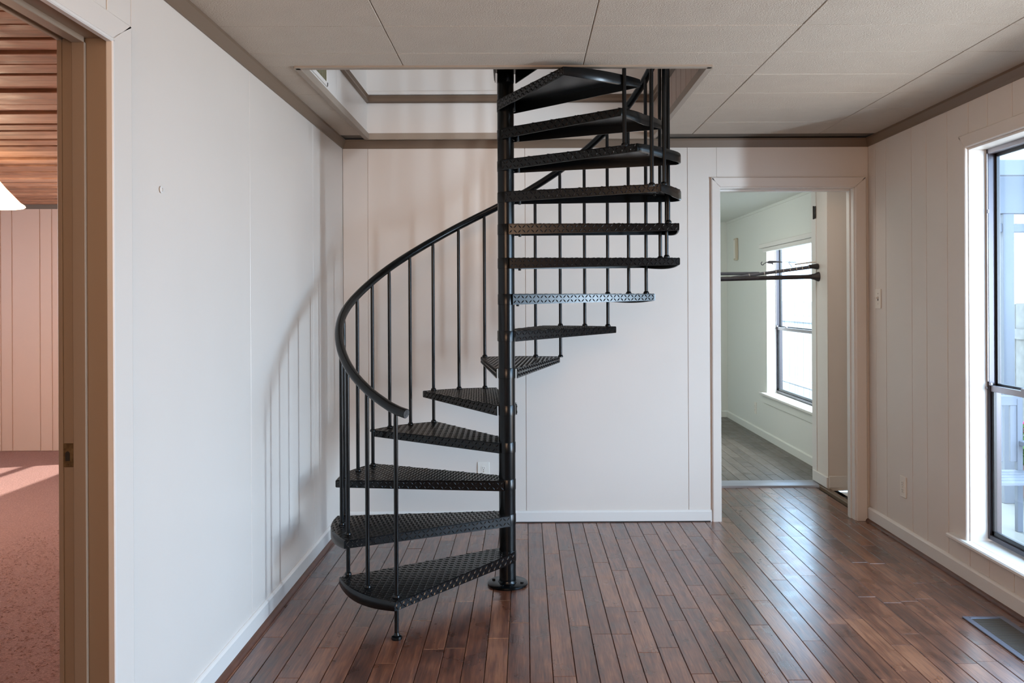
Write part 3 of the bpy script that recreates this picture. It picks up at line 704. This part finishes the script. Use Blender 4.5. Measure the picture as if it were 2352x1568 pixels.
B().box(-.22, .22, .185, .215, .90, .97, .003).obj('top_rail', M_outdark, tb); B().box(-.24, -.19, -.2, .2, .62, .65, .003).obj('armrest', M_outdark, tb); B().box(.19, .24, -.2, .2, .62, .65, .003).obj('armrest', M_outdark, tb)
fp = empty('flower_pot', (4.15, 7.05, -.32), 'potted plant with pink flowers by the fence outside', 'plant')
B().lathe([(0, 0), (.10, 0), (.14, .26), (.15, .28), (.13, .28), (0, .26)], n=20).obj('pot', M_soil, fp, smooth=True)
def blob(nn, r, c, hh, m, nm, sz):
    b = B()
    for i in range(nn):
        v = Vector((random.gauss(0, 1), random.gauss(0, 1), random.gauss(0, 1))).normalized()*r*random.uniform(.4, 1)
        p = Vector(c)+Vector((v.x, v.y, v.z*hh)); n_ = Vector((random.gauss(0, 1), random.gauss(0, 1), random.gauss(0, 1))).normalized(); t = n_.orthogonal().normalized(); u = n_.cross(t)
        q = [b.bm.verts.new(p+t*sz), b.bm.verts.new(p+u*sz*.5), b.bm.verts.new(p-t*sz), b.bm.verts.new(p-u*sz*.5)]; b.bm.faces.new(q)
    b.obj(nm, m, fp, kind='stuff')
blob(400, .22, (0, 0, .40), 1.0, M_leaf, 'leaves', .05); blob(90, .2, (0, 0, .58), .5, M_pink, 'petals', .035)
# unseen roof slab added to keep the sun out of the rooms
B().box(-6.6, XR+.5, -1.6, 9.9, 4.85, 4.95).obj('ceiling', M_fence, kind='structure', label='unseen roof slab added over the house to block the sun')

# ------------------------------------------------------------------ spiral staircase
SX, SY = -.087, 3.966
st = empty('spiral_staircase', (SX, SY, 0), 'black steel spiral staircase with diamond-plate treads rising through the ceiling', 'staircase')
def pol(r, a, z=0): return Vector((r*sin(radians(a)), r*cos(radians(a)), z))   # a clockwise from the back
B().tube([(0, 0, .004), (0, 0, 3.55)], .0395, 32).obj('pole', M_black, st, smooth=True)
bp_ = B().lathe([(0, 0), (.094, 0), (.095, .002), (.095, .010), (.092, .0125), (.045, .013), (.042, .018), (.0405, .022), (0, .022)], n=48).obj('base_plate', M_black, st, smooth=True)
for a in (20, 110, 200, 290):
    B().lathe([(0, .0125), (.008, .0125), (.008, .017), (.005, .019), (0, .019)], pol(.072, a), n=6).obj('bolt', M_black, bp_)
#      z      nosing(a,r)      rear(a,r)     kinks near which side
TR = [(.163, (-148.2, .808), (-118.1, .803)), (.336, (-123.2, .805), (-92.1, .795)), (.501, (-91.4, .804), (-61.1, .791)),
      (.676, (-61.6, .806), (-31.0, .775)), (.851, (-37.4, .775), (-5.7, .775)), (1.026, (-12.0, .780), (20.3, .815)),
      (1.201, (13.5, .795), (46.5, .795)), (1.375, (37.5, .80), (69.0, .80)), (1.545, (60.0, .81), (88.0, .825)),
      (1.705, (73.0, .81), (92.0, .812)), (1.856, (82.0, .82), (112.6, .742)), (2.005, (96.0, .80), (128.0, .713)),
      (2.152, (104.0, .735), (132.6, .668)), (2.287, (124.0, .700), (157.5, .640)), (2.425, (150.0, .50), (186.0, .44))]
KINK = {10: (101.8, .783), 11: (111.5, .782), 12: (118.0, .690), 13: (135.0, .678)}
OFF = .050
def lug_obj(tris_list, parent, name='tread_lugs', m_=None):
    vs, fs = [], []
    for (p, d, n_, L, w, h) in tris_list:
        k = len(vs); s_ = d.cross(n_)
        vs += [p+d*L, p+s_*w, p-d*L, p-s_*w, p+d*L*.45+n_*h, p-d*L*.45+n_*h]
        fs += [(k, k+1, k+4), (k+1, k+5, k+4), (k+1, k+2, k+5), (k+2, k+3, k+5), (k+3, k+4, k+5), (k+3, k, k+4)]
    me = bpy.data.meshes.new(name); me.from_pydata([tuple(v) for v in vs], [], fs); me.update()
    o = link(name, me, m_ or M_blackp, parent); o['kind'] = 'stuff'; return o
for k, (z, (an, rn), (ar, rr)) in enumerate(TR):
    # inner points: foot of the perpendicular from the axis on each edge
    def edge(a, r, sgn):
        P = pol(r, a); u = pol(1, a); th = math.asin(OFF/r)
        # direction of the edge line tangent to circle of radius OFF through P
        b_ = a-sgn*math.degrees(th) if True else a
        foot = pol(OFF, a+sgn*(90-math.degrees(th)) if True else a)
        return foot, P
    fn, Pn = edge(an, rn, -1)      # nosing edge passes on the lower (anticlockwise) side
    fr_, Pr = edge(ar, rr, +1)
    fn = fn+(Pn-fn).normalized()*.012; fr_ = fr_+(Pr-fr_).normalized()*.012
    arc = []
    nA = 12
    kk = KINK.get(k)
    for i in range(nA+1):
        t = i/nA; a = an+(ar-an)*t
        if kk:
            aK, rK = kk
            tK = (aK-an)/(ar-an)
            if t <= tK: r = rn+(rK-rn)*(t/tK)+(.020 if k < 12 else .002)*sin(pi*t/tK)
            else: r = rK+(rr-rK)*((t-tK)/(1-tK))+.004*sin(pi*(t-tK)/(1-tK))
        else: r = rn+(rr-rn)*t+.012*sin(pi*t)
        arc.append(pol(r, a))
    poly = [fn]+arc+[fr_]
    T = empty('tread', (0, 0, z)); T.parent = st
    bpy.data.objects.remove(T)
    b = B(); th = .005
    top = [b.bm.verts.new((p.x, p.y, 0)) for p in poly]; bot = [b.bm.verts.new((p.x, p.y, -th)) for p in poly]
    b.bm.faces.new(top); b.bm.faces.new(bot[::-1])
    for i in range(len(poly)): b.bm.faces.new((top[i], top[(i+1) % len(poly)], bot[(i+1) % len(poly)], bot[i]))
    cen = sum(poly, Vector((0, 0, 0)))/len(poly)
    def flange(p, q, h0, h1, t=.004):
        d = (q-p).normalized(); nrm = Vector((d.y, -d.x, 0))
        if nrm.dot(cen-p) < 0: nrm = -nrm
        v = []
        for (pt, h) in ((p, h0), (q, h1)):
            for o_, zz in ((0, .0), (t, -.001), (t, -h), (0, -h)):
                v.append(b.bm.verts.new((pt.x+nrm.x*o_, pt.y+nrm.y*o_, zz)))
        for i in range(4): b.bm.faces.new((v[i], v[(i+1) % 4], v[4+(i+1) % 4], v[4+i]))
        b.bm.faces.new(v[:4][::-1]); b.bm.faces.new(v[4:])
        return -nrm
    nn_ = flange(fn, Pn, .050, .034); nr_ = flange(fr_, Pr, .050, .034)
    tr = b.obj('tread', M_blackp, st, (0, 0, z))
    # outer rim band
    b = B(); prof = []
    for i, p in enumerate(arc):
        u = Vector((p.x, p.y, 0)).normalized(); t = i/(len(arc)-1); dep = .034+.012*sin(pi*t)
        prof.append([b.bm.verts.new((p+u*o_+Vector((0, 0, zz)))) for o_, zz in ((-.002, .0015), (.004, .0005), (.006, -.004), (.006, -dep+.004), (.003, -dep), (-.002, -dep+.001))])
    for A, C in zip(prof, prof[1:]):
        for i in range(6): b.bm.faces.new((A[i], A[(i+1) % 6], C[(i+1) % 6], C[i]))
    b.bm.faces.new(prof[0]); b.bm.faces.new(prof[-1][::-1])
    b.obj('rim', M_black, tr, smooth=True)
    # hub collar round the pole
    B().lathe([(.0394, -.050), (.0412, -.049), (.0412, -.002), (.0394, .001)], n=24).obj('hub', M_black, tr, smooth=True)
    # diamond lugs on top (inside polygon) and on the two flanges
    lugs = []; px = [p.x for p in poly]; py = [p.y for p in poly]
    def inside(x, y):
        c = False; j = len(poly)-1
        for i in range(len(poly)):
            if (poly[i].y > y) != (poly[j].y > y) and x < (poly[j].x-poly[i].x)*(y-poly[i].y)/(poly[j].y-poly[i].y)+poly[i].x: c = not c
            j = i
        return c
    da = (an+ar)/2; ux, uy = pol(1, da), pol(1, da+90); zv = Vector((0, 0, 1))
    pitch = .0205
    nu = int(.85/pitch)
    for i in range(nu):
        for j in range(-30, 31):
            q = ux*(i*pitch+.03)+uy*(j*pitch)
            if not inside(q.x, q.y) or q.length < .05: continue
            d = (ux+uy).normalized() if (i+j) % 2 else (ux-uy).normalized()
            lugs.append((q, d, zv, .0120, .0036, .0018))
    lug_obj(lugs, tr); lugs = []
    for (p, q, nrm) in ((fn, Pn, nn_), (fr_, Pr, nr_)):
        d = (q-p).normalized(); L = (q-p).length; m_ = int(L/.0200)
        for i in range(m_):
            f = (i+.5)/m_; hh = .050+(.034-.050)*f
            for row in range(2):
                c_ = p+d*(L*f)+Vector((0, 0, -hh*(.28+.45*row)))
                dd = (d+zv).normalized() if (i+row) % 2 else (d-zv).normalized()
                lugs.append((c_+nrm*.0001, dd, nrm, .0118, .0034, .0030))
    lug_obj(lugs, tr, 'edge_lugs', M_lug)
    for a in (an+5.5, an+14, ar-4):
        q = pol(min(.765, rn-.03, rr-.03), a)
        B().lathe([(0, -.014), (.006, -.014), (.0075, -.012), (.0075, -.0045), (0, -.0045)], q, n=8).obj('bolt', M_black, tr, smooth=True)
    B().lathe([(0, -.058), (.006, -.058), (.007, -.056), (.007, -.0045), (0, -.0045)], pol(.066, da), n=8).obj('bolt', M_black, tr, smooth=True)

# handrail
RZ = [(-151, .900), (-146, .915), (-132, .990), (-117, 1.085), (-104.5, 1.185), (-91, 1.280), (-75, 1.365), (-64.4, 1.443), (-54.4, 1.518), (-43.8, 1.595), (-32.6, 1.676), (-21.4, 1.764),
      (0, 1.905), (20, 2.054), (37, 2.206), (54, 2.351), (68, 2.496), (82, 2.62), (100, 2.78), (130, 3.03), (165, 3.32)]
def rz(a):
    for (a0, z0), (a1, z1) in zip(RZ, RZ[1:]):
        if a0 <= a <= a1: return z0+(z1-z0)*(a-a0)/(a1-a0)
    return RZ[-1][1]
RB = .775
def rzs(a):  # smoothed
    return sum(rz(min(165, max(-151, a+d)))*w for d, w in ((-14, 1), (-7, 2), (0, 3), (7, 2), (14, 1)))/9 if -135 < a < 150 else rz(a)
hp = []; a = -150.5
while a <= 160: hp.append(pol(RB, a, rzs(a))); a += 3
hr = B().tube(hp, .0195, 16).obj('handrail', M_black, st, smooth=True, angle=60)
d0 = (hp[0]-hp[1]).normalized(); p0 = hp[0]
ec = B().tube([p0-d0*.001, p0+d0*.0015], .0175, 16).obj('end_cap', M_worn, hr, label='scuffed bare end of the handrail')
# balusters: angle, index of the tread it stands on, index of lower tread it reaches (or None)
BAL = [(-146, 0, -1), (-132.5, 0, None), (-117.5, 1, 0), (-104.5, 1, None), (-91.5, 2, 1), (-76, 2, None), (-65.0, 3, 2), (-54.8, 3, None), (-44.0, 3, None), (-33.0, 4, 3), (-21.6, 4, None),
       (-10.5, 5, 4), (0.2, 5, None), (11.1, 5, None), (21.9, 6, 5), (33.0, 6, None), (44.3, 7, 6), (55.8, 7, None), (67.2, 8, 7), (79.5, 8, None), (88, 8, None), (93, 9, None, .765), (115.8, 10, None, .772, 1.843), (126.6, 10, None, .775, 1.822),
       (133.1, 11, None, .694, 1.986)]
for (a, ti, lo, *rb_) in BAL:
    zt = TR[ti][0] if len(rb_) < 2 else rb_[1]; z0 = .0 if lo == -1 else (TR[lo][0] if lo is not None else zt)
    q = pol(rb_[0] if rb_ else RB-.008, a); zt_top = rzs(a)-.012
    if lo == -1: z0 = .006
    bl_ = B().tube([(q.x, q.y, z0), (q.x, q.y, zt_top-.03), (q.x, q.y, zt_top)], [.0088, .0088, .0075], 12).obj('baluster', M_black, st, smooth=True)
    for zz in ([zt] if lo is None else [zt, z0]):
        if lo == -1 and zz == z0: continue
        B().lathe([(.0088, 0), (.0145, .0005), (.015, .004), (.0125, .011), (.0088, .014)], (q.x, q.y, zz+.0005), n=16).obj('collar', M_black, bl_, smooth=True)
    if lo == -1:
        B().lathe([(0, 0), (.021, 0), (.022, .004), (.020, .012), (.012, .016), (.0088, .026), (0, .026)], (q.x, q.y, .0), n=20).obj('foot_pad', M_black, bl_, smooth=True)
print('planks', nplank, 'objects', len(bpy.data.objects))
